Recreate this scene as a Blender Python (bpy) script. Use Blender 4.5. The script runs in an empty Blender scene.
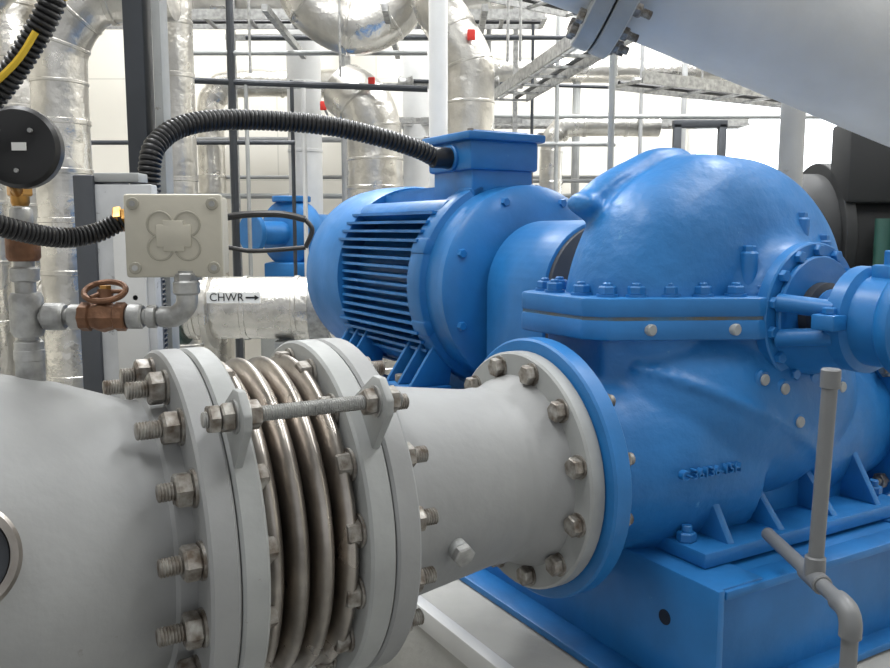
import bpy, bmesh, math, random
from mathutils import Vector, Matrix
random.seed(4)
pi=math.pi
sc=bpy.context.scene
try:
    sc.view_settings.view_transform='Standard'
except Exception as e: print(e)

# ------------------------------------------------------------ materials
def mat(name,col,rough=0.5,metal=0.0,bump=0.0,bscale=20,var=0.0,vscale=4,coat=0.0,spot=None,emit=None,stain=None,bdist=.01,speck=None):
    m=bpy.data.materials.new(name); m.use_nodes=True
    nt=m.node_tree; N=nt.nodes; L=nt.links
    b=N['Principled BSDF']
    b.inputs['Base Color'].default_value=(*col,1)
    b.inputs['Roughness'].default_value=rough
    b.inputs['Metallic'].default_value=metal
    if coat: b.inputs['Coat Weight'].default_value=coat; b.inputs['Coat Roughness'].default_value=0.25
    tc=N.new('ShaderNodeTexCoord'); out=None
    if var>0:
        n=N.new('ShaderNodeTexNoise'); n.inputs['Scale'].default_value=vscale; n.inputs['Detail'].default_value=6
        L.new(tc.outputs['Object'],n.inputs['Vector'])
        r=N.new('ShaderNodeValToRGB')
        r.color_ramp.elements[0].position=0.3; r.color_ramp.elements[1].position=0.7
        d=stain if stain else tuple(max(0,c*(1-var)) for c in col)
        r.color_ramp.elements[0].color=(*d,1)
        r.color_ramp.elements[1].color=(*tuple(min(1,c*(1+var*0.5)) for c in col),1)
        L.new(n.outputs['Fac'],r.inputs['Fac']); out=r.outputs['Color']
        mr=N.new('ShaderNodeMapRange'); mr.inputs['From Min'].default_value=.3; mr.inputs['From Max'].default_value=.7
        mr.inputs['To Min'].default_value=min(1,rough+.12); mr.inputs['To Max'].default_value=max(.05,rough-.06)
        L.new(n.outputs['Fac'],mr.inputs['Value']); L.new(mr.outputs['Result'],b.inputs['Roughness'])
    if speck:
        n3=N.new('ShaderNodeTexNoise'); n3.inputs['Scale'].default_value=speck[1]; n3.inputs['Detail'].default_value=8; n3.inputs['Roughness'].default_value=.7
        L.new(tc.outputs['Object'],n3.inputs['Vector'])
        r3=N.new('ShaderNodeValToRGB'); r3.color_ramp.elements[0].position=speck[2]; r3.color_ramp.elements[1].position=speck[2]+.05
        L.new(n3.outputs['Fac'],r3.inputs['Fac'])
        mx=N.new('ShaderNodeMixRGB'); L.new(r3.outputs['Color'],mx.inputs['Fac'])
        mx.inputs['Color1'].default_value=(*col,1); mx.inputs['Color2'].default_value=(*speck[0],1)
        if out: L.new(out,mx.inputs['Color1'])
        out=mx.outputs['Color']
    if out: L.new(out,b.inputs['Base Color'])
    if bump>0:
        n2=N.new('ShaderNodeTexNoise'); n2.inputs['Scale'].default_value=bscale; n2.inputs['Detail'].default_value=4
        L.new(tc.outputs['Object'],n2.inputs['Vector'])
        bp=N.new('ShaderNodeBump'); bp.inputs['Strength'].default_value=bump; bp.inputs['Distance'].default_value=bdist
        L.new(n2.outputs['Fac'],bp.inputs['Height']); L.new(bp.outputs['Normal'],b.inputs['Normal'])
    if emit:
        b.inputs['Emission Color'].default_value=(*emit[0],1); b.inputs['Emission Strength'].default_value=emit[1]
    return m
BC=(0.014,0.165,0.45)
BLUE=mat('blue_paint',BC,0.42,0,0.12,30,0.20,7,coat=0.10,speck=((.06,.24,.46),26,.68))
BLUEG=mat('blue_cast_paint',BC,0.45,0,0.34,28,0.26,4,coat=0.10,speck=((.07,.26,.50),20,.66))
GRAY=mat('gray_pipe_paint',(0.315,0.32,0.32),0.5,0,0.10,40,0.16,4,speck=((.22,.215,.2),11,.67))
GRAY2=mat('light_gray_paint',(0.36,0.37,0.365),0.48,0,0.12,30,0.16,9,speck=((.22,.2,.17),30,.66))
GRAYW=mat('pale_gray_paint',(0.62,0.62,0.61),0.5,0,0.1,30,0.10,5)
STEEL=mat('stainless_steel',(0.42,0.385,0.35),0.30,1.0,0.10,40,0.45,12)
ZINC=mat('galvanised_steel',(0.42,0.42,0.41),0.45,0.75,0.2,60,0.35,40)
BOLT=mat('bolt_steel',(0.37,0.36,0.335),0.5,0.65,0.15,60,0.4,60,stain=(0.14,0.11,0.085))
FOIL=mat('foil_cladding',(0.66,0.64,0.60),0.27,0.95,0.6,9,0.35,5,bdist=.025)
BLACK=mat('black_plastic',(0.012,0.012,0.013),0.38)
BLACKM=mat('black_insulation',(0.010,0.011,0.012),0.7)
DARK=mat('dark_steel',(0.045,0.05,0.058),0.45,0.2,0,20,0.2,5)
CHAR=mat('charcoal_cabinet',(0.06,0.065,0.075),0.5,0,0,20,0.2,5)
PALE=mat('pale_panel',(0.52,0.53,0.54),0.45,0,0.05,20,0.2,12,speck=((.25,.25,.25),25,.6))
BRASS=mat('brass',(0.50,0.27,0.08),0.35,0.9,0.1,60,0.3,30)
BRONZE=mat('bronze_valve',(0.20,0.10,0.055),0.5,0.5,0.3,80,0.4,50)
IVORY=mat('ivory_plastic',(0.52,0.49,0.41),0.5,0,0.05,50,0.08,15)
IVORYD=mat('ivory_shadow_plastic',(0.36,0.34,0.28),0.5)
YEL=mat('yellow_tape',(0.75,0.50,0.03),0.5)
RED=mat('red_tag',(0.6,0.03,0.02),0.5)
WHITE=mat('white_label',(0.8,0.8,0.78),0.5)
HOLE=mat('dark_hole',(0.004,0.012,0.03),0.8)
RUST=mat('flange_gasket',(0.05,0.13,0.22),0.8,0,0.3,80,0.6,14,stain=(.16,.13,.07))
CONC=mat('plinth_concrete',(0.42,0.415,0.39),0.8,0,0.3,30,0.2,4)
FLOOR=mat('floor_epoxy',(0.30,0.30,0.285),0.4,0,0.05,10,0.3,2)
CEIL=mat('ceiling_paint',(0.75,0.75,0.73),0.8,0,0.1,10,0.1,3)
GREEN=mat('green_paint',(0.02,0.07,0.055),0.45,0,0.1,10,0.2,5)
LAMP=mat('lamp_diffuser',(1,1,1),0.5,emit=((1,0.99,0.96),6))
SKY=mat('window_daylight_glass',(.9,.95,1),0.2,emit=((0.93,0.97,1),1.6))
WALL=mat('wall_paint',(0.74,0.72,0.66),0.75)
nt=WALL.node_tree; N=nt.nodes; L=nt.links
br=N.new('ShaderNodeTexBrick'); mp=N.new('ShaderNodeMapping'); tc=N.new('ShaderNodeTexCoord')
mp.inputs['Rotation'].default_value=(pi/2,0,0)
L.new(tc.outputs['Object'],mp.inputs['Vector']); L.new(mp.outputs['Vector'],br.inputs['Vector'])
br.inputs['Color1'].default_value=(0.76,0.73,0.66,1); br.inputs['Color2'].default_value=(0.71,0.685,0.62,1)
br.inputs['Mortar'].default_value=(0.60,0.58,0.52,1); br.inputs['Scale'].default_value=1.0
br.inputs['Brick Width'].default_value=1.6; br.inputs['Row Height'].default_value=0.8; br.inputs['Mortar Size'].default_value=0.006
L.new(br.outputs['Color'],N['Principled BSDF'].inputs['Base Color'])

# ------------------------------------------------------------ mesh builder
def V(*a): return Vector(a)
def frame(axis):
    z=Vector(axis).normalized(); up=V(0,0,1)
    if abs(z.z)>0.95: up=V(0,1,0)
    x=up.cross(z).normalized(); y=z.cross(x)
    return x,y,z
class B:
    def __init__(s,M=None):
        s.M=M or Matrix.Identity(4); s.v=[]; s.f=[]; s.m=[]; s.mats=[]
    def mi(s,m):
        if m not in s.mats: s.mats.append(m)
        return s.mats.index(m)
    def add(s,vs,fs,m):
        o=len(s.v); k=s.mi(m)
        s.v+= [s.M@Vector(p) for p in vs]
        for f in fs: s.f.append([i+o for i in f]); s.m.append(k)
    def lathe(s,prof,org,axis,m,seg=40,cap=True,ph=0.0,sq=(1,1)):
        x,y,z=frame(axis); org=Vector(org); vs=[];fs=[]
        n=len(prof)
        for r,h in prof:
            for i in range(seg):
                a=2*pi*i/seg+ph
                vs.append(org+z*h+x*(r*sq[0]*math.cos(a))+y*(r*sq[1]*math.sin(a)))
        for j in range(n-1):
            for i in range(seg):
                a=j*seg+i; b=j*seg+(i+1)%seg
                fs.append([a,b,b+seg,a+seg])
        if cap:
            if prof[0][0]>1e-5: fs.append(list(range(seg))[::-1])
            if prof[-1][0]>1e-5: fs.append([(n-1)*seg+i for i in range(seg)])
        s.add(vs,fs,m)
    def cyl(s,p0,p1,r,m,seg=24,ch=0.0,r2=None):
        p0=Vector(p0);p1=Vector(p1); L=(p1-p0).length; r2=r if r2 is None else r2
        if ch>0: pr=[(r-ch,0),(r,ch),(r2,L-ch),(r2-ch,L)]
        else: pr=[(r,0),(r2,L)]
        s.lathe(pr,p0,p1-p0,m,seg)
    def disc(s,c,axis,R,t,m,ch=0.004,seg=72):
        s.lathe([(R-ch,0),(R,ch),(R,t-ch),(R-ch,t)],c,axis,m,seg)
    def ring(s,c,axis,R,ri,t,m,ch=0.003,seg=64):
        s.lathe([(ri,0),(R-ch,0),(R,ch),(R,t-ch),(R-ch,t),(ri,t),(ri,0)],c,axis,m,seg,cap=False)
    def box(s,c,size,m,bev=0.0,R=None,segs=2):
        bm=bmesh.new(); bmesh.ops.create_cube(bm,size=1)
        for v in bm.verts: v.co=V(v.co.x*size[0],v.co.y*size[1],v.co.z*size[2])
        if bev>0: bmesh.ops.bevel(bm,geom=bm.edges[:],offset=bev,segments=segs,affect='EDGES',profile=0.5)
        bm.verts.index_update()
        R=R or Matrix.Identity(3)
        s.add([Vector(c)+R@v.co for v in bm.verts],[[v.index for v in f.verts] for f in bm.faces],m); bm.free()
    def prism(s,poly,origin,ex,ey,ez,t,m,bev=0.0):
        bm=bmesh.new(); o=Vector(origin); ex=Vector(ex);ey=Vector(ey);ez=Vector(ez)
        a=[bm.verts.new(o+ex*p[0]+ey*p[1]) for p in poly]
        b=[bm.verts.new(o+ex*p[0]+ey*p[1]+ez*t) for p in poly]
        n=len(poly)
        bm.faces.new(a[::-1]); bm.faces.new(b)
        for i in range(n): bm.faces.new([a[i],a[(i+1)%n],b[(i+1)%n],b[i]])
        bmesh.ops.recalc_face_normals(bm,faces=bm.faces[:])
        if bev>0: bmesh.ops.bevel(bm,geom=bm.edges[:],offset=bev,segments=2,affect='EDGES',profile=0.5)
        bm.verts.index_update()
        s.add([v.co.copy() for v in bm.verts],[[v.index for v in f.verts] for f in bm.faces],m); bm.free()
    def tube(s,pts,r,m,seg=16,sub=8,corr=None,caps=True,curve=True,rads=None):
        P=[Vector(p) for p in pts]
        if curve and len(P)>2:
            Q=[]
            for i in range(len(P)-1):
                p0=P[max(i-1,0)];p1=P[i];p2=P[i+1];p3=P[min(i+2,len(P)-1)]
                for k in range(sub):
                    t=k/sub
                    Q.append(0.5*((2*p1)+(p2-p0)*t+(2*p0-5*p1+4*p2-p3)*t*t+(-p0+3*p1-3*p2+p3)*t**3))
            Q.append(P[-1]); P=Q
        if corr:
            pitch,amp=corr
            S=[0]
            for i in range(1,len(P)): S.append(S[-1]+(P[i]-P[i-1]).length)
            n=int(S[-1]/(pitch/4)); Q=[];j=0
            for k in range(n+1):
                d=S[-1]*k/n
                while j<len(S)-2 and S[j+1]<d: j+=1
                t=(d-S[j])/max(1e-9,S[j+1]-S[j]); Q.append(P[j].lerp(P[j+1],min(1,t)))
            P=Q; rad=[r+amp*[0.6,1,0.6,-1][k%4] for k in range(len(P))]
        else: rad=[r]*len(P)
        T=[(P[min(i+1,len(P)-1)]-P[max(i-1,0)]).normalized() for i in range(len(P))]
        x,y,z=frame(T[0]); vs=[];fs=[]
        for i,p in enumerate(P):
            x=(x-T[i]*x.dot(T[i])).normalized(); y=T[i].cross(x)
            for k in range(seg):
                a=2*pi*k/seg; vs.append(p+x*(rad[i]*math.cos(a))+y*(rad[i]*math.sin(a)))
        for i in range(len(P)-1):
            for k in range(seg):
                a=i*seg+k;b=i*seg+(k+1)%seg; fs.append([a,b,b+seg,a+seg])
        if caps: fs.append(list(range(seg))[::-1]); fs.append([(len(P)-1)*seg+k for k in range(seg)])
        s.add(vs,fs,m)
    def hex(s,p,axis,r,h,m,ph=0.2):
        s.lathe([(r*0.88,0),(r,h*0.12),(r,h*0.85),(r*0.86,h)],p,axis,m,6,ph=ph)
    def stud(s,p,axis,r,L,m,pitch=0.004):
        n=max(2,int(L/pitch)); pr=[]
        for i in range(n): pr+=[(r*0.86,i*pitch),(r,i*pitch+pitch/2)]
        pr.append((r*0.8,n*pitch)); s.lathe(pr,p,axis,m,12)
    def sphere(s,c,rad,m,seg=24,rings=14):
        rad=Vector(rad) if hasattr(rad,'__len__') else V(rad,rad,rad)
        vs=[];fs=[];c=Vector(c)
        for j in range(1,rings):
            t=pi*j/rings
            for i in range(seg):
                a=2*pi*i/seg; vs.append(c+V(rad.x*math.sin(t)*math.cos(a),rad.y*math.sin(t)*math.sin(a),rad.z*math.cos(t)))
        for j in range(rings-2):
            for i in range(seg):
                a=j*seg+i;b=j*seg+(i+1)%seg; fs.append([a,a+seg,b+seg,b])
        vs.append(c+V(0,0,rad.z)); vs.append(c-V(0,0,rad.z)); t0=len(vs)-2
        for i in range(seg):
            fs.append([t0,i,(i+1)%seg]); o=(rings-2)*seg; fs.append([t0+1,o+(i+1)%seg,o+i])
        s.add(vs,fs,m)
    def make(s,name,parent=None,smooth=True,angle=0.6):
        me=bpy.data.meshes.new(name)
        xs=[p.x for p in s.v];ys=[p.y for p in s.v];zs=[p.z for p in s.v]
        c=V((min(xs)+max(xs))/2,(min(ys)+max(ys))/2,min(zs))
        me.from_pydata([p-c for p in s.v],[],s.f)
        for m in s.mats: me.materials.append(m)
        me.polygons.foreach_set('material_index',s.m)
        bm=bmesh.new(); bm.from_mesh(me); bmesh.ops.recalc_face_normals(bm,faces=bm.faces[:]); bm.to_mesh(me); bm.free()
        if smooth:
            me.shade_smooth(); me.set_sharp_from_angle(angle=angle)
        ob=bpy.data.objects.new(name,me); sc.collection.objects.link(ob); ob.location=c
        if parent:
            ob.parent=parent; ob.matrix_parent_inverse=Matrix.Translation(-parent.location)
        return ob
def empty(name,loc):
    e=bpy.data.objects.new(name,None); sc.collection.objects.link(e); e.location=loc; e.empty_display_size=0.1
    return e
def text(body,size,loc,rot,m,name,parent,ext=0.001):
    cu=bpy.data.curves.new(name,'FONT'); cu.body=body; cu.size=size; cu.extrude=ext; cu.align_x='CENTER'; cu.align_y='CENTER'
    cu.materials.append(m)
    o=bpy.data.objects.new(name,cu); sc.collection.objects.link(o)
    o.matrix_world=Matrix.Translation(loc)@rot.to_4x4()
    if parent:
        o.parent=parent; o.matrix_parent_inverse=Matrix.Translation(-parent.location)
    return o

H=1.2
ANG=math.atan2(.503,.864)
MM=Matrix.Translation((.59,1.81,0))@Matrix.Rotation(ANG,4,'Z')
ZS=H-.16      # shaft height
ZN=H-.443     # nozzle height
XA=V(1,0,0);YA=V(0,1,0);ZA=V(0,0,1)

# ------------------------------------------------------------ room
def slab(name,c,size,m):
    b=B(); b.box((0,0,0),size,m); b.v=[p+Vector(c) for p in b.v]; return b.make(name,smooth=False)
slab('floor',(0.25,3,-.05),(10.5,12,.1),FLOOR)
slab('wall_back',(0.25,7.05,2.2),(10.5,.1,4.4),WALL)
slab('wall_left',(-5.05,3,2.2),(.1,12,4.4),WALL)
slab('wall_right',(5.55,3,2.2),(.1,12,4.4),WALL)
slab('ceiling',(0.25,3,4.45),(10.5,12,.1),CEIL)
b=B(); b.box((2.75,6.97,1.78),(1.5,.02,.95),SKY)
for x in (1.98,2.75,3.52): b.box((x,6.95,1.78),(.05,.07,1.0),GRAYW,.005)
for z in (1.28,2.28): b.box((2.75,6.95,z),(1.6,.07,.05),GRAYW,.005)
b.make('window_1')
b=B(MM); b.box((.27,.55,.185),(1.66,2.8,.37),CONC,.012); b.box((-.553,.55,.35),(.03,2.8,.05),GRAYW,.003); b.make('concrete_plinth')

# ------------------------------------------------------------ pump
pump=empty('split_case_pump',MM@V(0,0,.6))
c=B(MM)
seg=72; rr=22; vs=[];fs=[]
def Rv(a):
    d=math.degrees(a)%360
    pts=[(0,.295),(45,.30),(90,.31),(120,.34),(150,.375),(180,.385),(230,.33),(300,.30),(360,.295)]
    for (a0,r0),(a1,r1) in zip(pts,pts[1:]):
        if a0<=d<=a1:
            t=(d-a0)/(a1-a0); t=t*t*(3-2*t); return r0+(r1-r0)*t
w=.165
for j in range(1,rr):
    ph=-pi/2+pi*j/rr
    y=w*math.copysign(abs(math.sin(ph))**0.9,math.sin(ph)); k=abs(math.cos(ph))**.58
    for i in range(seg):
        a=2*pi*i/seg; r=Rv(a)*k; vs.append((r*math.cos(a),y,ZS+r*math.sin(a)))
for j in range(rr-2):
    for i in range(seg):
        a=j*seg+i;b2=j*seg+(i+1)%seg; fs.append([a,b2,b2+seg,a+seg])
vs.append((0,-w,ZS)); vs.append((0,w,ZS))
for i in range(seg):
    fs.append([len(vs)-2,(i+1)%seg,i]); o=(rr-2)*seg; fs.append([len(vs)-1,o+i,o+(i+1)%seg])
c.add(vs,fs,BLUEG)
c.lathe([(.08,-.215),(.128,-.212),(.132,-.185),(.150,-.165),(.175,-.155),(.205,-.11),(.205,.11),(.175,.155),(.150,.165),(.132,.185),(.128,.212),(.08,.215)],(0,0,ZS),YA,BLUEG,56)
c.sphere((-.03,0,ZS-.185),(.365,.245,.235),BLUEG,44,26)
outl=[(-.40,.11),(-.40,-.07),(-.13,-.205),(.13,-.205),(.37,-.07),(.37,.07),(.13,.205),(-.13,.205)]
c.prism([(x*.96,y*.96) for x,y in outl],(0,0,ZS-.2),XA,YA,ZA,.2,BLUEG)
c.lathe([(.165,-.49),(.165,-.45),(.175,-.38),(.21,-.27),(.22,-.1)],(0,0,ZN),XA,BLUEG,48)
c.lathe([(.20,.1),(.18,.25),(.16,.33),(.15,.42)],(0,0,ZN),XA,BLUEG,48)
# thick lip hugging the volute shoulder (lifting hook)
for k in range(21):
    t=k/20; a=math.radians(104+42*t); rad=Rv(a)*.955+.010+.018*t
    c.sphere((rad*math.cos(a),.065,ZS+rad*math.sin(a)),(.022,.036,.022),BLUEG,14,9)
a=math.radians(147)
for dr in (-.02,.0,.014,.028,.04): c.sphere(((Rv(a)*.955+dr)*math.cos(a),.062,ZS+(Rv(a)*.955+dr)*math.sin(a)-.1*dr),(.023,.042,.023),BLUEG,14,9)
for k in range(26):
    t=k/25; X=-.36+.42*t; Z=-.085-.20*t**1.2
    xx=(X+.03)/.365; zz=(Z+.185)/.235; q=1-xx*xx-zz*zz
    Yq=-.245*math.sqrt(max(.02,q))
    c.sphere((X,Yq+.004,ZS+Z),(.016,.012,.012),BLUEG,10,7)
casing=c.make('casing',pump)
md=casing.modifiers.new('r','REMESH'); md.mode='VOXEL'; md.voxel_size=.0065; md.use_smooth_shade=True
sm=casing.modifiers.new('s','SMOOTH'); sm.factor=.5; sm.iterations=8

p=B(MM)
p.disc((-.50,0,ZN),XA,.243,.038,BLUE)
p.disc((.41,0,ZN),XA,.215,.04,BLUE)
for i in range(12):
    a=2*pi*(i+.5)/12; q=V(-.458,.205*math.cos(a),ZN+.205*math.sin(a))
    p.hex(q,XA,.019,.018,BOLT); p.stud(q,XA,.011,.035,BOLT)
    q=V(.41,.182*math.cos(a),ZN+.182*math.sin(a)); p.hex(q,-XA,.018,.018,BOLT); p.stud(q,-XA,.01,.03,BOLT)
O2=[(-.43,.13),(-.43,-.06),(-.40,-.10),(-.15,-.225),(.13,-.225),(.36,-.10),(.39,-.06),(.39,.08),(.36,.11),(.15,.225),(-.15,.225),(-.40,.15)]
p.prism(O2,(0,0,ZS+.002),XA,YA,ZA,.036,BLUE,.006)
p.prism(O2,(0,0,ZS-.040),XA,YA,ZA,.038,BLUE,.006)
p.prism([(x*.992,y*.985) for x,y in O2],(0,0,ZS-.006),XA,YA,ZA,.012,RUST)
def edgepts(poly,sp):
    out=[];n=len(poly)
    for i in range(n):
        a=V(*poly[i],0);b=V(*poly[(i+1)%n],0);L_=(b-a).length;k=max(1,int(L_/sp))
        for j in range(k): out.append(a.lerp(b,(j+.5)/k))
    return out
for q in edgepts([(x*.91,y*.86) for x,y in O2],.06):
    p.lathe([(.02,0),(.02,.006)],(q.x,q.y,ZS+.037),ZA,BLUE,16)
    p.hex((q.x,q.y,ZS+.042),ZA,.0165,.016,BLUE,ph=q.x*40); p.cyl((q.x,q.y,ZS+.056),(q.x,q.y,ZS+.064),.0085,BLUE,12,.002)
for X,Y,Z in [(-.19,-.205,ZS-.02),(-.33,-.135,ZS-.02),(.0,-.225,ZS-.02)]:
    p.cyl((X,Y+.02,Z),(X,Y-.006,Z),.011,GRAY2,16,.002)
for X,Z,Y0_ in [(-.13,ZS-.115,-.19),(-.085,ZS-.135,-.20),(-.05,ZS-.20,-.21),(.1,ZS-.15,-.19)]:
    p.cyl((X,Y0_+.06,Z),(X,Y0_-.035,Z),.019,BLUE,20,.004); p.cyl((X,Y0_-.03,Z),(X,Y0_-.040,Z),.011,GRAY2,12,.002)
def bearing(p):
    A=-YA; sgn=-1
    p.ring((0,sgn*.20,ZS),A,.137,.06,.026,BLUE)
    p.ring((0,sgn*.226,ZS),A,.112,.06,.012,BLUE)
    for i in range(14):
        a=2*pi*(i+.5)/14; q=V(.122*math.cos(a),sgn*.224,ZS+.122*math.sin(a)); p.hex(q,A,.0115,.013,BLUE,ph=i)
    p.lathe([(.062,.18),(.062,.255),(.045,.262),(.03,.262)],(0,0,ZS),A,DARK,32)
    p.cyl((0,sgn*.1,ZS),(0,sgn*.42,ZS),.028,STEEL,24)
    p.lathe([(.05,.255),(.05,.262),(.040,.268),(.040,.29),(.03,.295)],(0,0,ZS),A,BLUE,24)
    for a in (pi-.25,.25,pi+.35,-.35):
        q0=V(.112*math.cos(a),sgn*.23,ZS+.112*math.sin(a)); q1=V(.082*math.cos(a),sgn*.325,ZS+.082*math.sin(a))
        p.cyl(q0,q1,.017,BLUE,12)
    vs=[];fs=[];n=14
    for k,(yy,r0) in enumerate([(.223,.118),(.32,.09)]):
        for i in range(n+1):
            a=pi+.25+(pi-.5)*i/n
            for dr in (0,-.014): vs.append((( r0+dr)*math.cos(a),sgn*yy,ZS+(r0+dr)*math.sin(a)))
    W=2*(n+1)
    for i in range(n):
        for d in (0,1): fs.append([i*2+d,(i+1)*2+d,W+(i+1)*2+d,W+i*2+d])
    for i in (0,n): fs.append([i*2,i*2+1,W+i*2+1,W+i*2])
    p.add(vs,fs,BLUE)
    p.lathe([(.045,.305),(.085,.31),(.096,.318),(.096,.345),(.082,.352),(.080,.40),(.09,.405),(.094,.412),(.094,.43),(.088,.438),(.05,.44),(.046,.452),(.0,.456)],(0,0,ZS),A,BLUE,48)
    for i in range(6):
        a=2*pi*(i+.5)/6; q=V(.075*math.cos(a),sgn*.438,ZS+.075*math.sin(a)); p.hex(q,A,.010,.012,BLUE)
    p.box((0,sgn*.375,ZS+.085),(.05,.045,.03),BLUE,.005)
    p.cyl((0,sgn*.375,ZS+.095),(0,sgn*.375,ZS+.125),.012,BLUE,12,.002)
    p.box((-.095,sgn*.33,ZS),(.05,.045,.028),BLUE,.004); p.box((.095,sgn*.33,ZS),(.05,.045,.028),BLUE,.004)
    for s in (-1,1): p.hex((s*.10,sgn*.33,ZS+.014),ZA,.012,.012,BLUE)
bearing(p)
p2=B(MM@Matrix.Scale(-.80,4,YA)); bearing(p2); p2.make('drive_end_bearing',pump)
for X,Z,Y in [(-.115,.10,-.165),(.055,.165,-.145),(.12,.12,-.15)]:
    p.cyl((X,Y,ZS+Z-.06),(X,Y,ZS+Z+.02),.017,BLUE,16,.004); p.hex((X,Y,ZS+Z+.017),ZA,.0125,.014,BLUE)
for sgn in (-1,1):
    y0=sgn*.19
    p.box((0,y0,.618),(.60,.13,.03),BLUE,.006)
    for X in (-.22,-.08,.08,.22):
        hz=.78 if abs(X)>.1 else .72
        p.prism([(y0-.055,.63),(y0+.055,.63),(y0-sgn*.10+.03,hz+.05),(y0-sgn*.10-.03,hz+.05)],(X-.009,0,0),YA,ZA,XA,.018,BLUE,.004)
    p.prism([(-.25,.63),(.25,.63),(.20,.80),(-.20,.80)],(0,y0-sgn*.045,0),XA,ZA,YA*sgn,.014,BLUE,.003)
    for X in (-.28,.28):
        p.hex((X,y0,.633),ZA,.018,.018,BLUE); p.cyl((X,y0,.65),(X,y0,.664),.010,BLUE,12,.002)
p.make('flanges_and_bearings',pump)
Rm=MM.to_3x3()@Matrix.Rotation(pi/2,3,'X')
text('C-36136-15H',.026,MM@V(-.25,-.214,ZS-.275),Rm@Matrix.Rotation(-.06,3,'Y'),BLUE,'cast_lettering',pump,.006)

# ------------------------------------------------------------ base frame
b=B(MM)
z0,z1=.372,.602
for X,s in ((-.34,1),(.34,-1)):
    b.box((X,.74,(z0+z1)/2),(.016,2.14,z1-z0),BLUE,.003)
    b.box((X+s*.05,.74,z1-.0075),(.115,2.13,.016),BLUE,.003)
    b.box((X-s*.03,.74,z0+.008),(.09,2.13,.016),BLUE,.003)
for Y in (-.05,.3,.7,1.2,1.80):
    b.box((0,Y,(z0+z1)/2-.01),(.66,.014,z1-z0-.03),BLUE,.003)
    b.box((0,Y+.04,z1-.012),(.64,.10,.014),BLUE,.003)
b.box((0,-.285,(z0+z1)/2-.003),(.665,.012,z1-z0-.03),BLUE,.002)
b.box((0,-.307,z1-.011),(.66,.05,.016),BLUE,.003); b.box((0,-.307,z0+.011),(.66,.05,.016),BLUE,.003)
b.box((0,-.205,z1-.013),(.63,.17,.016),BLUE,.003); b.box((0,.19,z1-.013),(.63,.15,.016),BLUE,.003)
b.box((-.285,-.055,z1+.0015),(.075,.12,.003),HOLE)
for Y in (-.21,.25,.8,1.4):
    b.lathe([(.014,0),(.014,.002)],(-.3475,Y,.51),-XA,HOLE,24)
    b.lathe([(.014,0),(.014,.002)],(.3475,Y,.51),XA,HOLE,24)
for X in (-.22,.22):
    b.box((X,1.15,.66),(.12,.9,.11),BLUE,.005)
    for Y in (.88,1.4): b.box((X,Y,.69),(.13,.16,.05),BLUE,.005)
b.make('pump_base_frame')

# ------------------------------------------------------------ motor
m=B(MM)
Y0,Y1=.83,1.40
m.cyl((0,Y0,ZS),(0,Y1,ZS),.235,BLUE,48)
k=-.21
while k<=.2101:
    for s in (-1,1):
        xo=math.sqrt(max(0,.315**2-k*k)); xo=min(xo,.288); xi=math.sqrt(max(0,.225**2-k*k)) if abs(k)<.225 else 0
        m.box((s*(xi+xo)/2,(Y0+Y1)/2,ZS+k),(xo-xi,Y1-Y0-.02,.008),BLUE)
    k+=.0262
k=-.12
while k<=.1201:
    for s in (-1,1):
        zo=math.sqrt(.30**2-k*k); zi=math.sqrt(.225**2-k*k)
        m.box((k,(Y0+Y1)/2,ZS+s*(zi+zo)/2),(.007,Y1-Y0-.02,zo-zi),BLUE)
    k+=.024
for sx in (-1,1):
    for sz in (-1,1):
        m.box((sx*.185,(Y0+Y1)/2,ZS+sz*.215),(.05,Y1-Y0,.05),BLUE,.01,Matrix.Rotation(pi/4,3,'Y'))
m.lathe([(.285,1.36),(.305,1.362),(.310,1.38),(.312,1.56),(.307,1.64),(.28,1.69),(.22,1.71),(.20,1.712)],(0,0,ZS),YA,BLUE,64)
m.lathe([(.20,1.713),(.0,1.713)],(0,0,ZS),YA,HOLE,48,cap=False)
for r in (.05,.08,.11,.14,.17,.2): m.ring((0,1.712,ZS),YA,r,r-.006,.006,BLUE,.001,48)
m.lathe([(.24,.875),(.302,.87),(.305,.86),(.305,.80),(.302,.795),(.285,.79),(.280,.73),(.285,.725),(.285,.70),(.278,.69),(.24,.672),(.20,.66),(.10,.65),(.0,.648)],(0,0,ZS),YA,BLUE,64)
for i in range(8):
    a=2*pi*(i+.5)/8; m.hex((.255*math.cos(a),.685,ZS+.255*math.sin(a)),-YA,.013,.016,BLUE)
    m.box((.285*math.cos(a),.83,ZS+.285*math.sin(a)),(.05,.08,.05),BLUE,.01,Matrix.Rotation(-a,3,'Y'))
m.cyl((0,.37,ZS),(0,.65,ZS),.05,DARK,24)
for s in (-1,1):
    for Y in (.88,1.32):
        m.box((s*.27,Y,.745),(.14,.18,.03),BLUE,.006)
        for dy in (-.07,0,.07):
            m.prism([(s*.33,.76),(s*.20,.76),(s*.17,.94),(s*.235,.90)],(0,Y+dy-.007,0),XA,ZA,YA,.014,BLUE,.003)
        m.hex((s*.30,Y+.035,.76),ZA,.018,.022,BOLT)
m.tube([V(.05,1.25,ZS+.33)+V(0,.03*math.cos(a),.03*math.sin(a)) for a in [i*pi/6 for i in range(13)]],.008,BLUE,8,2)
m.cyl((.05,1.25,ZS+.27),(.05,1.25,ZS+.30),.016,BLUE,12)
tb=V(-.03,.90,0)
m.box((tb.x,tb.y,ZS+.30),(.21,.22,.11),BLUE,.008)
m.box((tb.x,tb.y,ZS+.37),(.235,.245,.085),BLUE,.01)
m.box((tb.x,tb.y,ZS+.422),(.265,.275,.024),BLUE,.007)
m.box((tb.x,tb.y,ZS+.436),(.19,.20,.010),BLUE,.004)
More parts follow.
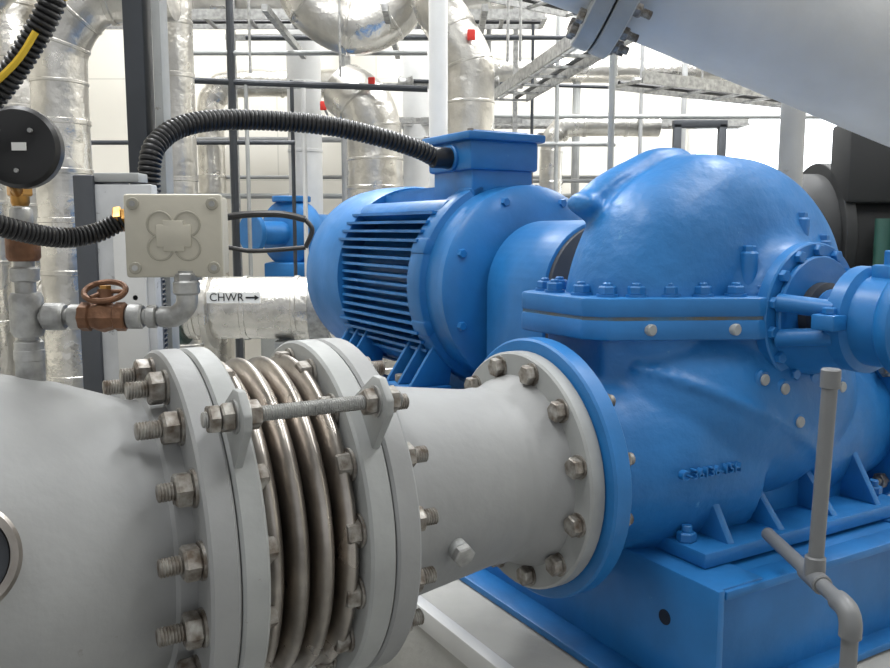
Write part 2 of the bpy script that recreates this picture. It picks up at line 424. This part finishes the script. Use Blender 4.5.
for dx in (-.12,.12):
    for dy in (-.125,.125): m.hex((tb.x+dx,tb.y+dy,ZS+.432),ZA,.009,.008,BOLT)
m.ring((tb.x-.115,tb.y-.02,ZS+.365),-XA,.038,.0,.012,BLUE)
m.cyl((tb.x-.125,tb.y-.02,ZS+.365),(tb.x-.185,tb.y-.02,ZS+.365),.030,BLACK,16,.003)
m.make('electric_motor')
g=B(MM)
n=28; rg=.185
prof=[(-rg,.603)]+[(-rg*math.cos(pi*i/n),ZS+.0+rg*math.sin(pi*i/n)) for i in range(n+1)]+[(rg,.603)]
g.prism(prof,(0,.385,0),XA,ZA,YA,.25,BLUE,.004)
g.prism([(x*.95,(z-ZS)*.95+ZS if z>.61 else z) for x,z in prof],(0,.372,0),XA,ZA,YA,.016,CHAR,.002)
for s in (-1,1):
    for y in (.43,.59): g.box((s*.205,y,.615),(.05,.04,.02),BLUE,.003)
g.make('coupling_guard')

# ------------------------------------------------------------ suction line
r=B(MM)
r.disc((-.532,0,ZN),XA,.220,.032,GRAY2)
r.lathe([(.198,-.875),(.20,-.865),(.193,-.84),(.188,-.83),(.183,-.815),(.160,-.64),(.158,-.615),(.160,-.609),(.158,-.60),(.160,-.575),(.172,-.55),(.178,-.53)],(0,0,ZN),XA,GRAY,72)
r.disc((-.912,0,ZN),XA,.268,.038,GRAY)
for i in range(12):
    a=2*pi*(i+.5)/12; q=V(-.532,.193*math.cos(a),ZN+.193*math.sin(a))
    r.lathe([(.021,0),(.021,.003)],q,-XA,BOLT,20); r.hex(q-XA*.003,-XA,.0185,.016,BOLT,ph=i)
q=V(-.76,-.15,ZN-.045); d=V(0,-.15,-.045).normalized()
r.cyl(q,q+d*.035,.016,GRAY2,16,.002); r.hex(q+d*.035,d,.019,.013,ZINC)
r.make('pipe_reducer')

e=B(MM)
NB=16; RB=.232
e.disc((-.952,0,ZN),XA,.268,.038,GRAY2)
e.disc((-1.128,0,ZN),XA,.268,.036,GRAY2)
pr=[]
x0,x1=-1.094,-.950; nc=4; P=(x1-x0)/nc
for i in range(nc):
    for j in range(14):
        t=j/14
        hh=x0+P*(i+t); rr_=.203+.044*(max(0,math.sin(pi*t))**.5)
        pr.append((rr_,hh))
pr.append((.203,x1))
e.lathe(pr,(0,0,ZN),XA,STEEL,96)
for i in range(NB):
    a=2*pi*(i+.5)/NB+.06; u=V(0,math.cos(a),math.sin(a)); q=V(0,0,ZN)+u*RB
    e.lathe([(.024,0),(.024,.004)],q+XA*-.953,-XA,BOLT,20); e.hex(q+XA*-.956,-XA,.0215,.02,BOLT,ph=i*.7)
    e.hex(q+XA*-.874,XA,.0205,.019,BOLT,ph=i*.4); e.stud(q+XA*-.856,XA,.0125,.026,BOLT)
    e.hex(q+XA*-1.091,XA,.0215,.017,BOLT,ph=i*.3)
    e.lathe([(.025,0),(.025,.004)],q+XA*-1.168,-XA,BOLT,20)
    e.hex(q+XA*-1.172,-XA,.0235,.022,BOLT,ph=i*.9); e.stud(q+XA*-1.19,-XA,.0125,.026+.006*(i%3),BOLT)
for k in range(3):
    a0=math.atan2(.213,-.24)+k*2*pi/3; u=V(0,math.cos(a0),math.sin(a0)); t=V(0,-u.z,u.y); q=V(0,0,ZN)+u*.32
    for X in (-1.118,-.925):
        e.prism([(-.045,.262),(.045,.262),(.032,.335),(.018,.350),(-.018,.350),(-.032,.335)],V(X-.006,0,ZN),t,u,XA,.012,GRAY2,.003)
        for s in (-1,1):
            e.lathe([(.022,0),(.022,.003)],q+XA*(X+s*.006),XA*s,ZINC,20); e.hex(q+XA*(X+s*.009),XA*s,.019,.016,BOLT,ph=.4+k)
    e.hex(q+XA*(-1.118-.027),-XA,.019,.014,BOLT)
    e.stud(q+XA*-1.165,XA,.0105,.275,ZINC,.0032)
e.make('bellows_expansion_joint')

s=B(MM)
s.disc((-1.168,0,ZN),XA,.268,.038,GRAY)
s.lathe([(.0,-1.85),(.12,-1.84),(.21,-1.80),(.25,-1.72),(.262,-1.60),(.262,-1.46),(.252,-1.38),(.232,-1.30),(.208,-1.235),(.198,-1.21),(.196,-1.195),(.201,-1.19),(.202,-1.168)],(0,0,ZN),XA,GRAY,80)
s.disc((-1.58,0,.0),ZA,.28,.04,GRAY)
s.lathe([(.21,.03),(.21,.61)],(-1.58,0,0),ZA,GRAY,64)
qc=V(-1.432,-.232,ZN+.085); dn=V(0,-1,.36).normalized()
s.ring(qc,dn,.062,.050,.04,STEEL,.004); s.lathe([(.049,.01),(.049,.028)],qc,dn,DARK,40)
s.make('suction_diffuser_pipe')

# ------------------------------------------------------------ gauge riser chain
yG=1.16
v=B()
xr=-.573
v.cyl((xr,yG,.985),(xr,yG,1.05),.019,ZINC,20,.003)
v.cyl((xr,yG,.97),(xr,yG,1.19),.0135,ZINC,20)
for z,rad,h,mt in [(1.055,.022,.06,ZINC),(1.02,.020,.018,ZINC),(1.13,.019,.02,ZINC),(1.158,.022,.04,BRONZE),(1.20,.015,.03,ZINC),(1.232,.012,.04,BRASS)]:
    v.lathe([(rad*.85,0),(rad,h*.12),(rad,h*.88),(rad*.85,h)],(xr,yG,z),ZA,mt,16)
v.hex((xr,yG,1.245),ZA,.016,.018,BRASS)
zb=1.082
v.cyl((xr,yG,zb),(-.375,yG,zb),.011,ZINC,16)
for x,rad,w_,mt in [(-.55,.019,.03,ZINC),(-.515,.017,.02,ZINC),(-.435,.017,.022,ZINC),(-.408,.016,.014,ZINC)]:
    v.lathe([(rad*.85,0),(rad,w_*.12),(rad,w_*.88),(rad*.85,w_)],(x,yG,zb),XA,mt,16)
v.tube([(-.39,yG,zb),(-.372,yG,zb),(-.360,yG,zb+.008),(-.353,yG,zb+.02),(-.353,yG,zb+.045)],.0145,ZINC,16,5)
v.cyl((-.353,yG,zb+.03),(-.353,yG,zb+.05),.018,ZINC,16,.003); v.hex((-.353,yG,zb+.048),ZA,.016,.012,ZINC)
v.cyl((-.353,yG,zb+.05),(-.353,yG,1.145),.011,ZINC,16)
v.make('gauge_pipework')
v=B()
v.lathe([(.017,-.032),(.02,-.030),(.02,-.018),(.017,-.016),(.022,0),(.017,.016),(.02,.018),(.02,.03),(.017,.032)],(-.468,yG,zb),XA,BRONZE,8)
v.cyl((-.468,yG,zb),(-.468,yG+.01,zb+.035),.011,BRONZE,12)
v.cyl((-.468,yG+.01,zb+.03),(-.468,yG+.010,zb+.042),.008,BRASS,6)
hc=V(-.468,yG+.008,zb+.034)
v.tube([hc+V(.028*math.cos(a),.018*math.sin(a),.012*math.sin(a)) for a in [i*2*pi/20 for i in range(21)]],.0042,BRONZE,8,2)
for a in (0,2.1,4.2): v.cyl(hc,hc+V(.026*math.cos(a),.02*math.sin(a),.008*math.sin(a)),.003,BRONZE,8)
v.make('gate_valve')
v=B(); gc=V(-.548,1.12,1.305)
gd=V(.15,-1,.0).normalized()
v.lathe([(.044,-.012),(.05,-.010),(.052,-.006),(.052,.012),(.047,.018),(.030,.022),(.0,.022)],gc,gd,BLACK,48)
v.cyl((-.571,1.15,1.25),gc+V(-.018,.01,-.045),.007,BRASS,12)
v.box(gc+gd*.023+V(.005,0,.0),(.018,.002,.010),WHITE)
for dx,dz in ((-.02,.02),(.02,.02),(0,-.03)): v.cyl(gc+gd*.02+V(dx,0,dz),gc+gd*.025+V(dx,0,dz),.003,ZINC,8)
v.make('pressure_gauge')
j=B(); Rj=Matrix.Rotation(.10,3,'Z'); jc=V(-.368,1.175,1.192)
def J(x,y,z): return jc+Rj@V(x,y,z)
j.box(J(0,.02,0),(.125,.055,.108),IVORY,.005,Rj); j.box(J(0,-.013,0),(.129,.016,.112),IVORY,.004,Rj)
for dx in (-.052,.052):
    for dz in (-.043,.043):
        j.cyl(J(dx,-.018,dz),J(dx,-.023,dz),.0085,IVORYD,16,.001); j.cyl(J(dx,-.022,dz),J(dx,-.0245,dz),.004,ZINC,8)
for dx,dz in ((-.018,.016),(.018,.016),(-.018,-.016),(.018,-.016)):
    j.ring(J(dx,-.020,dz),Rj@V(0,-1,0),.018,.0150,.0025,IVORYD,.001,28)
j.box(J(0,-.0215,0),(.046,.004,.030),IVORY,.0015,Rj); j.box(J(0,-.0214,0),(.028,.004,.042),IVORY,.0015,Rj)
j.cyl(J(-.064,.02,.025),J(-.085,.015,.022),.015,BRASS,6,.002)
j.hex(J(-.075,.017,.023),Rj@V(-1,-.1,-.1),.018,.012,BRASS)
j.cyl(J(.015,.02,-.05),J(.015,.02,-.062),.014,ZINC,6,.001)
j.make('junction_box')
t=B()
t.tube([(-.445,1.18,1.213),(-.475,1.165,1.196),(-.51,1.13,1.19),(-.55,1.06,1.205),(-.60,1.0,1.235),(-.66,.97,1.30),(-.72,.95,1.45)],.0125,BLACK,14,8,corr=(.006,.0015))
t.make('flexible_conduit')
t=B()
t.tube([(-.40,1.0,1.60),(-.435,1.0,1.50),(-.445,1.0,1.455),(-.475,1.0,1.405),(-.515,1.0,1.355),(-.56,1.0,1.32),(-.64,1.0,1.31)],.014,BLACK,14,8,corr=(.007,.0016))
t.tube([(-.458,.985,1.42),(-.482,.982,1.385),(-.53,.98,1.345),(-.58,.98,1.315)],.004,YEL,8,6)
t.ring(V(-.446,1.0,1.462),V(.15,0,.4),.0175,.01,.012,YEL)
t.make('flexible_conduit.001')
t=B()
t.tube([MM@V(-.205,.88,ZS+.365),(-.075,2.44,1.425),(-.17,2.40,1.452),(-.32,2.35,1.48),(-.5,2.27,1.485),(-.62,2.17,1.466),(-.685,2.10,1.42),(-.705,2.06,1.34),(-.705,2.06,1.1),(-.705,2.06,.7)],.025,BLACK,16,10,corr=(.012,.0022))
t.make('motor_cable_conduit')

# ------------------------------------------------------------ cabinet & post
b=B()
b.box((-.795,2.0,.72),(.045,.22,1.20),CHAR,.004)
b.box((-.715,1.92,.72),(.135,.04,1.16),PALE,.004)
b.box((-.72,1.97,.72),(.11,.07,1.14),CHAR,.004)
b.box((-.70,1.895,1.0),(.07,.01,.4),GRAYW,.003)
b.box((-.70,1.95,.08),(.24,.2,.16),CHAR,.004)
b.box((-.725,1.93,1.315),(.10,.06,.02),GRAY2,.003)
for z in (.45,.75,1.05,1.25): b.cyl((-.69,1.90,z),(-.69,1.89,z),.006,DARK,8)
b.make('electrical_cabinet')
b=B()
b.box((-.775,2.22,1.6),(.05,.07,3.2),DARK,.003); b.box((-.722,2.23,1.6),(.022,.06,3.2),GRAY2,.002); b.box((-.775,2.22,.01),(.14,.14,.02),DARK,.002)
b.box((-.75,2.22,2.5),(.3,.05,.05),DARK,.002)
b.make('steel_post')

# ------------------------------------------------------------ background plant
def foilpipe(name,pts,r,mt=FOIL,bands=.45,sub=10,flanges=()):
    b=B(); b.tube(pts,r,mt,32,sub)
    P=[Vector(p) for p in pts]
    for i in range(len(P)-1):
        L_=(P[i+1]-P[i]).length; d_=(P[i+1]-P[i]).normalized()
        if L_>bands*.8:
            k=int(L_/bands)
            for q in range(k+1):
                c_=P[i].lerp(P[i+1],(q+.2)/(k+1))
                b.ring(c_-d_*.012,d_,r*1.04,r*.98,.024,mt,.003,32)
        elif i>0:
            d2=(P[i+1]-P[i-1]).normalized(); b.ring(P[i]-d2*.008,d2,r*1.03,r*.9,.016,mt,.003,32)
    for (c_,d_) in flanges: b.ring(Vector(c_),Vector(d_),r*1.5,r*.9,.05,mt,.005,32)
    return b.make(name)
foilpipe('insulated_pipe',[(-1.72,3.9,0),(-1.72,3.9,1.2),(-1.72,3.9,1.85),(-1.70,3.9,2.02),(-1.62,3.9,2.15),(-1.5,3.9,2.22),(-1.2,3.9,2.24)],.12,bands=.3)
foilpipe('insulated_pipe.001',[(-1.32,4.3,0),(-1.32,4.3,1.4),(-1.32,4.3,2.4),(-1.32,4.3,3.8)],.085,bands=.3)
foilpipe('insulated_pipe.002',[(-2.5,4.6,0),(-2.5,4.6,1.6),(-2.5,4.6,2.2),(-2.42,4.6,2.42),(-2.2,4.6,2.55),(-1.6,4.6,2.6)],.14,bands=.35)
cw=foilpipe('chilled_water_return_pipe',[(-1.9,3.95,.84),(-1.2,3.95,.84),(-.5,3.95,.84)],.145,bands=.3)
b=B(); b.box((-.945,3.79,.90),(.24,.006,.05),WHITE); b.make('pipe_label',cw)
b=B(); b.ring((-1.10,3.95,.84),XA,.19,.14,.03,FOIL); b.ring((-.62,3.95,.84),XA,.165,.14,.09,ZINC); b.ring((-1.25,3.95,.84),XA,.17,.14,.05,GREEN); b.make('pipe_bands',cw)
text('CHWR',.05,V(-.975,3.784,.90),Matrix.Rotation(pi/2,3,'X'),BLACK,'label_text',cw,.0005)
b=B(); b.prism([(0,.004),(.04,.004),(.04,.012),(.06,0),(.04,-.012),(.04,-.004),(0,-.004)],(-.89,3.785,.90),XA,ZA,YA,.002,BLACK); b.make('label_arrow',cw)
b=B()
for x in (-1.7,-.75): b.box((x,3.95,.345),(.08,.14,.69),GRAY2,.01); b.box((x,3.95,.01),(.2,.24,.02),GRAY2,.003)
b.make('pipe_support')
foilpipe('insulated_pipe.003',[(-.42,5.2,0),(-.42,5.2,1.2),(-.42,5.2,1.62),(-.43,5.2,1.80),(-.48,5.2,1.94),(-.60,5.3,2.04)],.165,FOIL,bands=.4)
foilpipe('insulated_pipe.005',[(-.80,4.8,2.62),(-.72,4.8,2.42),(-.52,4.8,2.30),(-.32,4.8,2.36),(-.22,4.8,2.52),(-.2,4.8,2.9)],.15,bands=1)
foilpipe('insulated_pipe.006',[(.13,4.5,0),(.13,4.5,1.0),(.13,4.5,1.85),(.12,4.5,2.05),(.03,4.5,2.22),(-.05,4.5,2.4),(-.05,4.5,2.9)],.125,bands=.3)
foilpipe('insulated_pipe.007',[(.5,5.8,2.78),(.1,5.8,2.73),(-.5,5.8,2.70),(-2.6,5.8,2.70)],.16,bands=.35)
foilpipe('insulated_pipe.008',[(-1.0,6.2,0),(-1.0,6.2,1.2),(-1.0,6.2,2.6),(-1.0,6.2,4.0)],.12,GRAYW,bands=.6)
foilpipe('insulated_pipe.009',[(-.2,6.4,0),(-.2,6.4,1.3),(-.2,6.4,2.6),(-.2,6.4,4.2)],.11,GRAYW,bands=.6)
foilpipe('insulated_pipe.010',[(-2.9,5.9,0),(-2.9,5.9,1.3),(-2.9,5.9,2.6),(-2.9,5.9,4.2)],.18,bands=.4)
foilpipe('insulated_pipe.011',[(-1.75,6.5,0),(-1.75,6.5,1.3),(-1.75,6.5,2.05),(-1.70,6.5,2.2),(-1.55,6.5,2.28),(-.7,6.5,2.28)],.10,bands=.35)
foilpipe('insulated_pipe.012',[(.25,6.3,2.34),(.9,6.3,2.34),(1.6,6.3,2.34),(2.6,6.3,2.34)],.09,bands=.35)
foilpipe('insulated_pipe.013',[(.75,6.1,0),(.75,6.1,1.2),(.75,6.1,1.75),(.80,6.1,1.88),(.92,6.1,1.93),(1.5,6.1,1.93)],.08,bands=.3)
b=B(); b.cyl((-.03,3.9,.0),(-.03,3.9,4.4),.042,GRAYW,20); b.disc((-.03,3.9,0),ZA,.09,.02,GRAYW); b.disc((-.03,3.9,2.3),ZA,.06,.05,GRAYW); b.make('riser_pipe')
b=B()
for x,y,z in ((-.42,5.0,2.04),(-.74,5.3,1.95),(.13,4.36,2.16)):
    b.box((x,y,z),(.04,.012,.055),RED,.006); b.cyl((x,y+.01,z),(x,y+.16,z-.03),.008,ZINC,8)
b.make('valve_tags')
b=B()
for x,y,z0_,z1_,r_,mt in [(-1.22,5.0,0,4.4,.022,DARK),(-1.14,5.0,.6,2.05,.012,GRAY2),(-.93,5.3,.2,2.1,.012,DARK),(-.86,5.3,.2,2.1,.014,GRAYW),(-1.9,6,0,4.4,.03,ZINC),(.55,5.5,1.0,4.4,.010,DARK),(.72,5.6,1.2,4.4,.014,GRAY2),(1.05,5.5,1,4.4,.014,GRAY2),(1.7,6.2,1,4.4,.02,GRAY),(.95,6.3,0,4.4,.03,GRAY2),(-1.45,5.9,0,4.4,.02,GRAY),(-.7,6.0,0,4.4,.018,GRAY),(.3,6.0,0,4.4,.018,GRAY),(1.35,6.0,1,4.4,.014,GRAY)]:
    b.cyl((x,y,z0_),(x,y,z1_),r_,mt,10)
b.cyl((-1.5,5.0,2.05),(-.1,5.0,2.0),.018,DARK,10); b.cyl((-1.5,5.0,2.2),(-.1,5.0,2.2),.014,GRAY2,10)
b.cyl((-2.4,5.2,1.72),(-.9,5.2,1.72),.014,DARK,10); b.cyl((-1.2,5.3,2.35),(.8,5.3,2.35),.014,DARK,10)
b.cyl((.2,5.6,1.75),(1.1,5.6,1.75),.016,GRAY2,10); b.cyl((-.3,5.6,2.15),(1.3,5.6,2.10),.012,DARK,10)
b.cyl((.2,5.8,1.95),(2.6,5.8,1.95),.016,GRAY2,10); b.cyl((-2.6,6.4,1.45),(1.0,6.4,1.45),.02,GRAY2,10); b.cyl((-1.8,6.3,1.85),(.3,6.3,1.85),.02,GRAY,10)
b.cyl((.15,5.2,1.62),(.55,5.2,1.62),.02,DARK,10); b.cyl((-2.0,6.6,1.6),(1.9,6.6,1.6),.015,GRAY,10); b.cyl((.2,6.2,1.55),(1.9,6.2,1.55),.015,GRAY,10)
for x in (-.6,-.25,.3,.62):
    b.lathe([(.02,-.05),(.045,-.04),(.03,0),(.045,.04),(.02,.05)],(x,5.6,2.135 if x>-.3 else 2.2),XA,ZINC,12)
b.make('small_bore_pipework')
b=B()
for x in (-1.35,-.62,-.05,.45): b.box((x,5.6,2.2),(.03,.03,4.4),ZINC)
for z in (1.9,2.12,2.42): b.box((-.45,5.62,z),(1.9,.03,.035),ZINC)
for x in (-.9,-.3,.2): b.box((x,5.0,2.30),(.03,1.2,.035),ZINC)
b.make('pipe_support_rack')
b=B()
for x,y in [(-1.0,4.5),(-.55,4.6),(.3,4.2),(.36,4.2),(.62,3.3),(.9,4.6),(1.5,5.1),(2.1,5.4),(-1.6,5.5)]:
    b.cyl((x,y,2.0),(x,y,4.42),.007,ZINC,8)
b.cyl((.66,3.45,1.25),(.66,3.45,4.42),.013,GRAY2,10)
b.make('hanger_rods')
def tray(name,p0,p1,w_,h_=.06):
    b=B(); p0=Vector(p0);p1=Vector(p1); d=(p1-p0); L_=d.length; d.normalize(); n_=V(-d.y,d.x,0).normalized()
    Rr=Matrix((d,n_,ZA)).transposed()
    for s_ in (-1,1): b.box((p0+p1)/2+n_*s_*w_/2,(L_,.012,h_),ZINC,0,Rr)
    k=int(L_/.25)
    for i in range(k+1): b.box(p0+d*(L_*i/k)+V(0,0,-h_/2+.01),(.025,w_,.012),ZINC,0,Rr)
    for o in (-.25,.2): b.tube([p0+n_*w_*o+V(0,0,-.005),(p0+p1)/2+n_*w_*(o+.03)+V(0,0,.0),p1+n_*w_*o+V(0,0,-.005)],.012,BLACK if o>-.2 else GRAYW,8,6)
    return b.make(name)
tray('cable_tray',(.40,5.4,2.02),(.80,3.0,2.02),.22)
tray('cable_tray.001',(.95,4.6,1.98),(3.2,5.9,1.98),.25)
tray('cable_tray.002',(-2.2,5.4,2.48),(.6,5.4,2.48),.25)
tray('cable_tray.003',(-1.4,6.4,1.98),(2.2,6.4,1.98),.2)
tray('cable_tray.004',(-.2,4.2,2.42),(.75,4.9,2.42),.2)
def smallpump(name,o,sc_):
    b=B(Matrix.Translation(o)@Matrix.Scale(sc_,4))
    b.lathe([(.0,-.09),(.12,-.08),(.17,-.05),(.18,0),(.17,.05),(.12,.08),(.0,.09)],(0,0,.2),V(.6,1,0),BLUE,32)
    b.cyl((.05,0,.2),(.3,.5,.2),.1,BLUE,24,.01); b.disc((0,0,.36),ZA,.1,.03,BLUE); b.cyl((0,0,.3),(0,0,.38),.06,BLUE,20)
    b.cyl((-.02,-.05,.2),(-.15,-.2,.2),.06,BLUE,20); b.disc((-.15,-.2,.2),V(-.13,-.15,0),.1,.03,BLUE)
    b.box((0.08,.1,.0),(.4,.5,.1),BLUE,.01); b.box((0.08,.1,-.25),(.45,.55,.45),GRAY2,.02)
    b.box((0.08,.1,-.25-.3),(.5,.6,.2),GRAY2,.02)
    return b.make(name)
smallpump('circulation_pump',(-1.0,5.6,.93),1.25)
b=B(); b.tube([(-1.42,4.9,1.1),(-1.38,4.9,1.22),(-1.2,4.9,1.28),(-.95,4.9,1.29),(-.8,4.9,1.26)],.02,BLACK,10); b.tube([(-1.42,4.9,1.0),(-1.3,4.9,1.10),(-1.1,4.9,1.08),(-.8,4.9,1.10)],.014,BLACK,10)
b.tube([(-.8,4.9,1.26),(-.76,4.9,1.2),(-.8,4.9,1.10)],.014,BLACK,10)
b.tube([(-1.42,4.9,1.1),(-1.43,4.9,.6),(-1.42,4.9,.02)],.016,BLACK,10)
b.make('power_cables')
b=B(); b.lathe([(.05,-.08),(.1,-.06),(.07,-.02),(.07,.02),(.1,.06),(.05,.08)],(-1.75,5.2,1.62),XA,BLUE,20); b.cyl((-1.75,5.2,1.62),(-1.75,5.2,1.75),.03,BLUE,12); b.disc((-1.75,5.2,1.75),ZA,.08,.02,BLUE); b.make('butterfly_valve')

# overhead discharge pipe
b=B()
A_=V(.30,2.45,2.10); B_=V(2.4,2.45,1.27); d=(B_-A_).normalized()
A2=V(.53,2.45,2.009)
b.cyl(A2,B_,.26,GRAYW,72)
b.disc(A2,d,.335,.05,GRAY2); b.disc(A2-d*.056,d,.335,.05,GRAY2)
x_,y_,z_=frame(d)
for i in range(20):
    a=2*pi*i/20; q=A2+(x_*math.cos(a)+y_*math.sin(a))*.30
    b.hex(q+d*.05,d,.02,.02,BOLT); b.stud(q+d*.07,d,.012,.03,BOLT); b.hex(q-d*.056,-d,.02,.02,BOLT)
b.tube([A2-d*.05,A2-d*.25,A2-d*.4+V(0,0,.05),A2-d*.55+V(0,0,.25),A2-d*.6+V(0,0,.6),A2-d*.6+V(0,0,2.1)],.25,GRAYW,48,10)
b.tube([B_-d*.1,B_+d*.1,B_+V(.3,0,-.25),B_+V(.33,0,-.6),B_+V(.33,0,-1.27)],.26,GRAYW,48,10)
b.make('discharge_header_pipe')
b=B(); b.cyl((1.32,3.3,0),(1.32,3.3,2.3),.045,GRAY,20); b.disc((1.32,3.3,0),ZA,.1,.02,GRAY); b.make('column_pipe')
b=B()
b.lathe([(.0,-1.72),(.2,-1.7),(.30,-1.65),(.32,-1.6),(.32,1.5),(.30,1.55),(.0,1.6)],(3.3,4.2,1.15),XA,BLACKM,48)
b.lathe([(.0,-1.62),(.3,-1.55),(.32,-1.5),(.32,1.5),(.0,1.6)],(3.3,4.5,.5),XA,BLACKM,48)
b.ring((1.80,4.2,1.15),XA,.37,.3,.05,BLACKM); b.ring((2.3,4.2,1.15),XA,.34,.3,.05,DARK)
b.box((2.15,3.95,1.50),(.7,.2,.36),BLACKM,.02); b.box((2.05,3.70,1.0),(.16,.18,.55),GREEN,.02)
b.cyl((1.95,3.8,.05),(1.95,3.8,1.25),.04,GREEN,16); b.cyl((2.05,3.8,1.4),(2.6,3.8,1.6),.05,BLACK,16)
for x in (2.2,4.4): b.box((x,4.3,.15),(.15,.9,.3),DARK,.01)
b.make('chiller_unit')
b=B()
for x in (1.55,1.85):
    b.box((x,5.8,.95),(.05,.05,1.9),DARK,.004)
b.box((1.70,5.8,1.9),(.36,.05,.05),DARK,.004); b.box((1.70,5.8,1.45),(.36,.05,.05),DARK,.004)
b.make('support_frame')

# drain pipe
b=B(); PV=mat('drain_pipe_gray',(0.17,0.175,0.18),0.4)
xd=.567
b.cyl((xd,1.25,.67),(xd+.008,1.25,.99),.0115,PV,20); b.cyl((xd+.008,1.25,.965),(xd+.008,1.25,.995),.0145,PV,20,.002)
b.cyl((xd,1.44,.67),(xd,1.15,.67),.0115,PV,20)
b.cyl((xd,1.22,.67),(xd,1.28,.67),.0155,PV,20,.002); b.cyl((xd,1.25,.67),(xd,1.25,.705),.0155,PV,20,.002)
b.tube([(xd,1.17,.67),(xd,1.15,.67),(xd,1.137,.665),(xd,1.13,.652),(xd,1.13,.635)],.0155,PV,20,5)
b.cyl((xd,1.13,.65),(xd,1.13,.372),.0115,PV,20)
b.make('drain_pipe')

# ------------------------------------------------------------ lights
b=B()
for x in (-3,-.5,2.2,4.3):
    for y in (.6,3.2,5.6):
        b.box((x,y,4.33),(.35,1.3,.06),LAMP,.01); b.box((x,y,4.375),(.38,1.34,.04),GRAY2,.005)
b.make('ceiling_light_fittings')
def area(loc,size,e,rot=(0,0,0),col=(.97,.985,1)):
    l=bpy.data.lights.new('lamp','AREA'); l.shape='RECTANGLE'; l.size=size[0]; l.size_y=size[1]; l.energy=e; l.color=col
    o=bpy.data.objects.new('ceiling_lamp',l); sc.collection.objects.link(o); o.location=loc; o.rotation_euler=rot
for x,y,e in [(-.9,.6,44),(-1.4,2.6,75),(2.0,1.2,44),(1.9,3.2,75),(-1.4,5.2,165),(1.2,5.4,165),(3.4,5.4,150)]:
    area((x,y,4.28),(.5,1.4),e)
w=bpy.data.worlds.new('world'); sc.world=w; w.use_nodes=True
w.node_tree.nodes['Background'].inputs[0].default_value=(.96,.98,1,1); w.node_tree.nodes['Background'].inputs[1].default_value=.60

# ------------------------------------------------------------ camera
cd=bpy.data.cameras.new('camera'); cam=bpy.data.objects.new('camera',cd); sc.collection.objects.link(cam)
cd.sensor_width=36; cd.lens=850/890*36; cd.clip_start=.02
cam.location=(0,0,H); cam.rotation_euler=(pi/2-math.radians(6.98),0,0)
sc.camera=cam
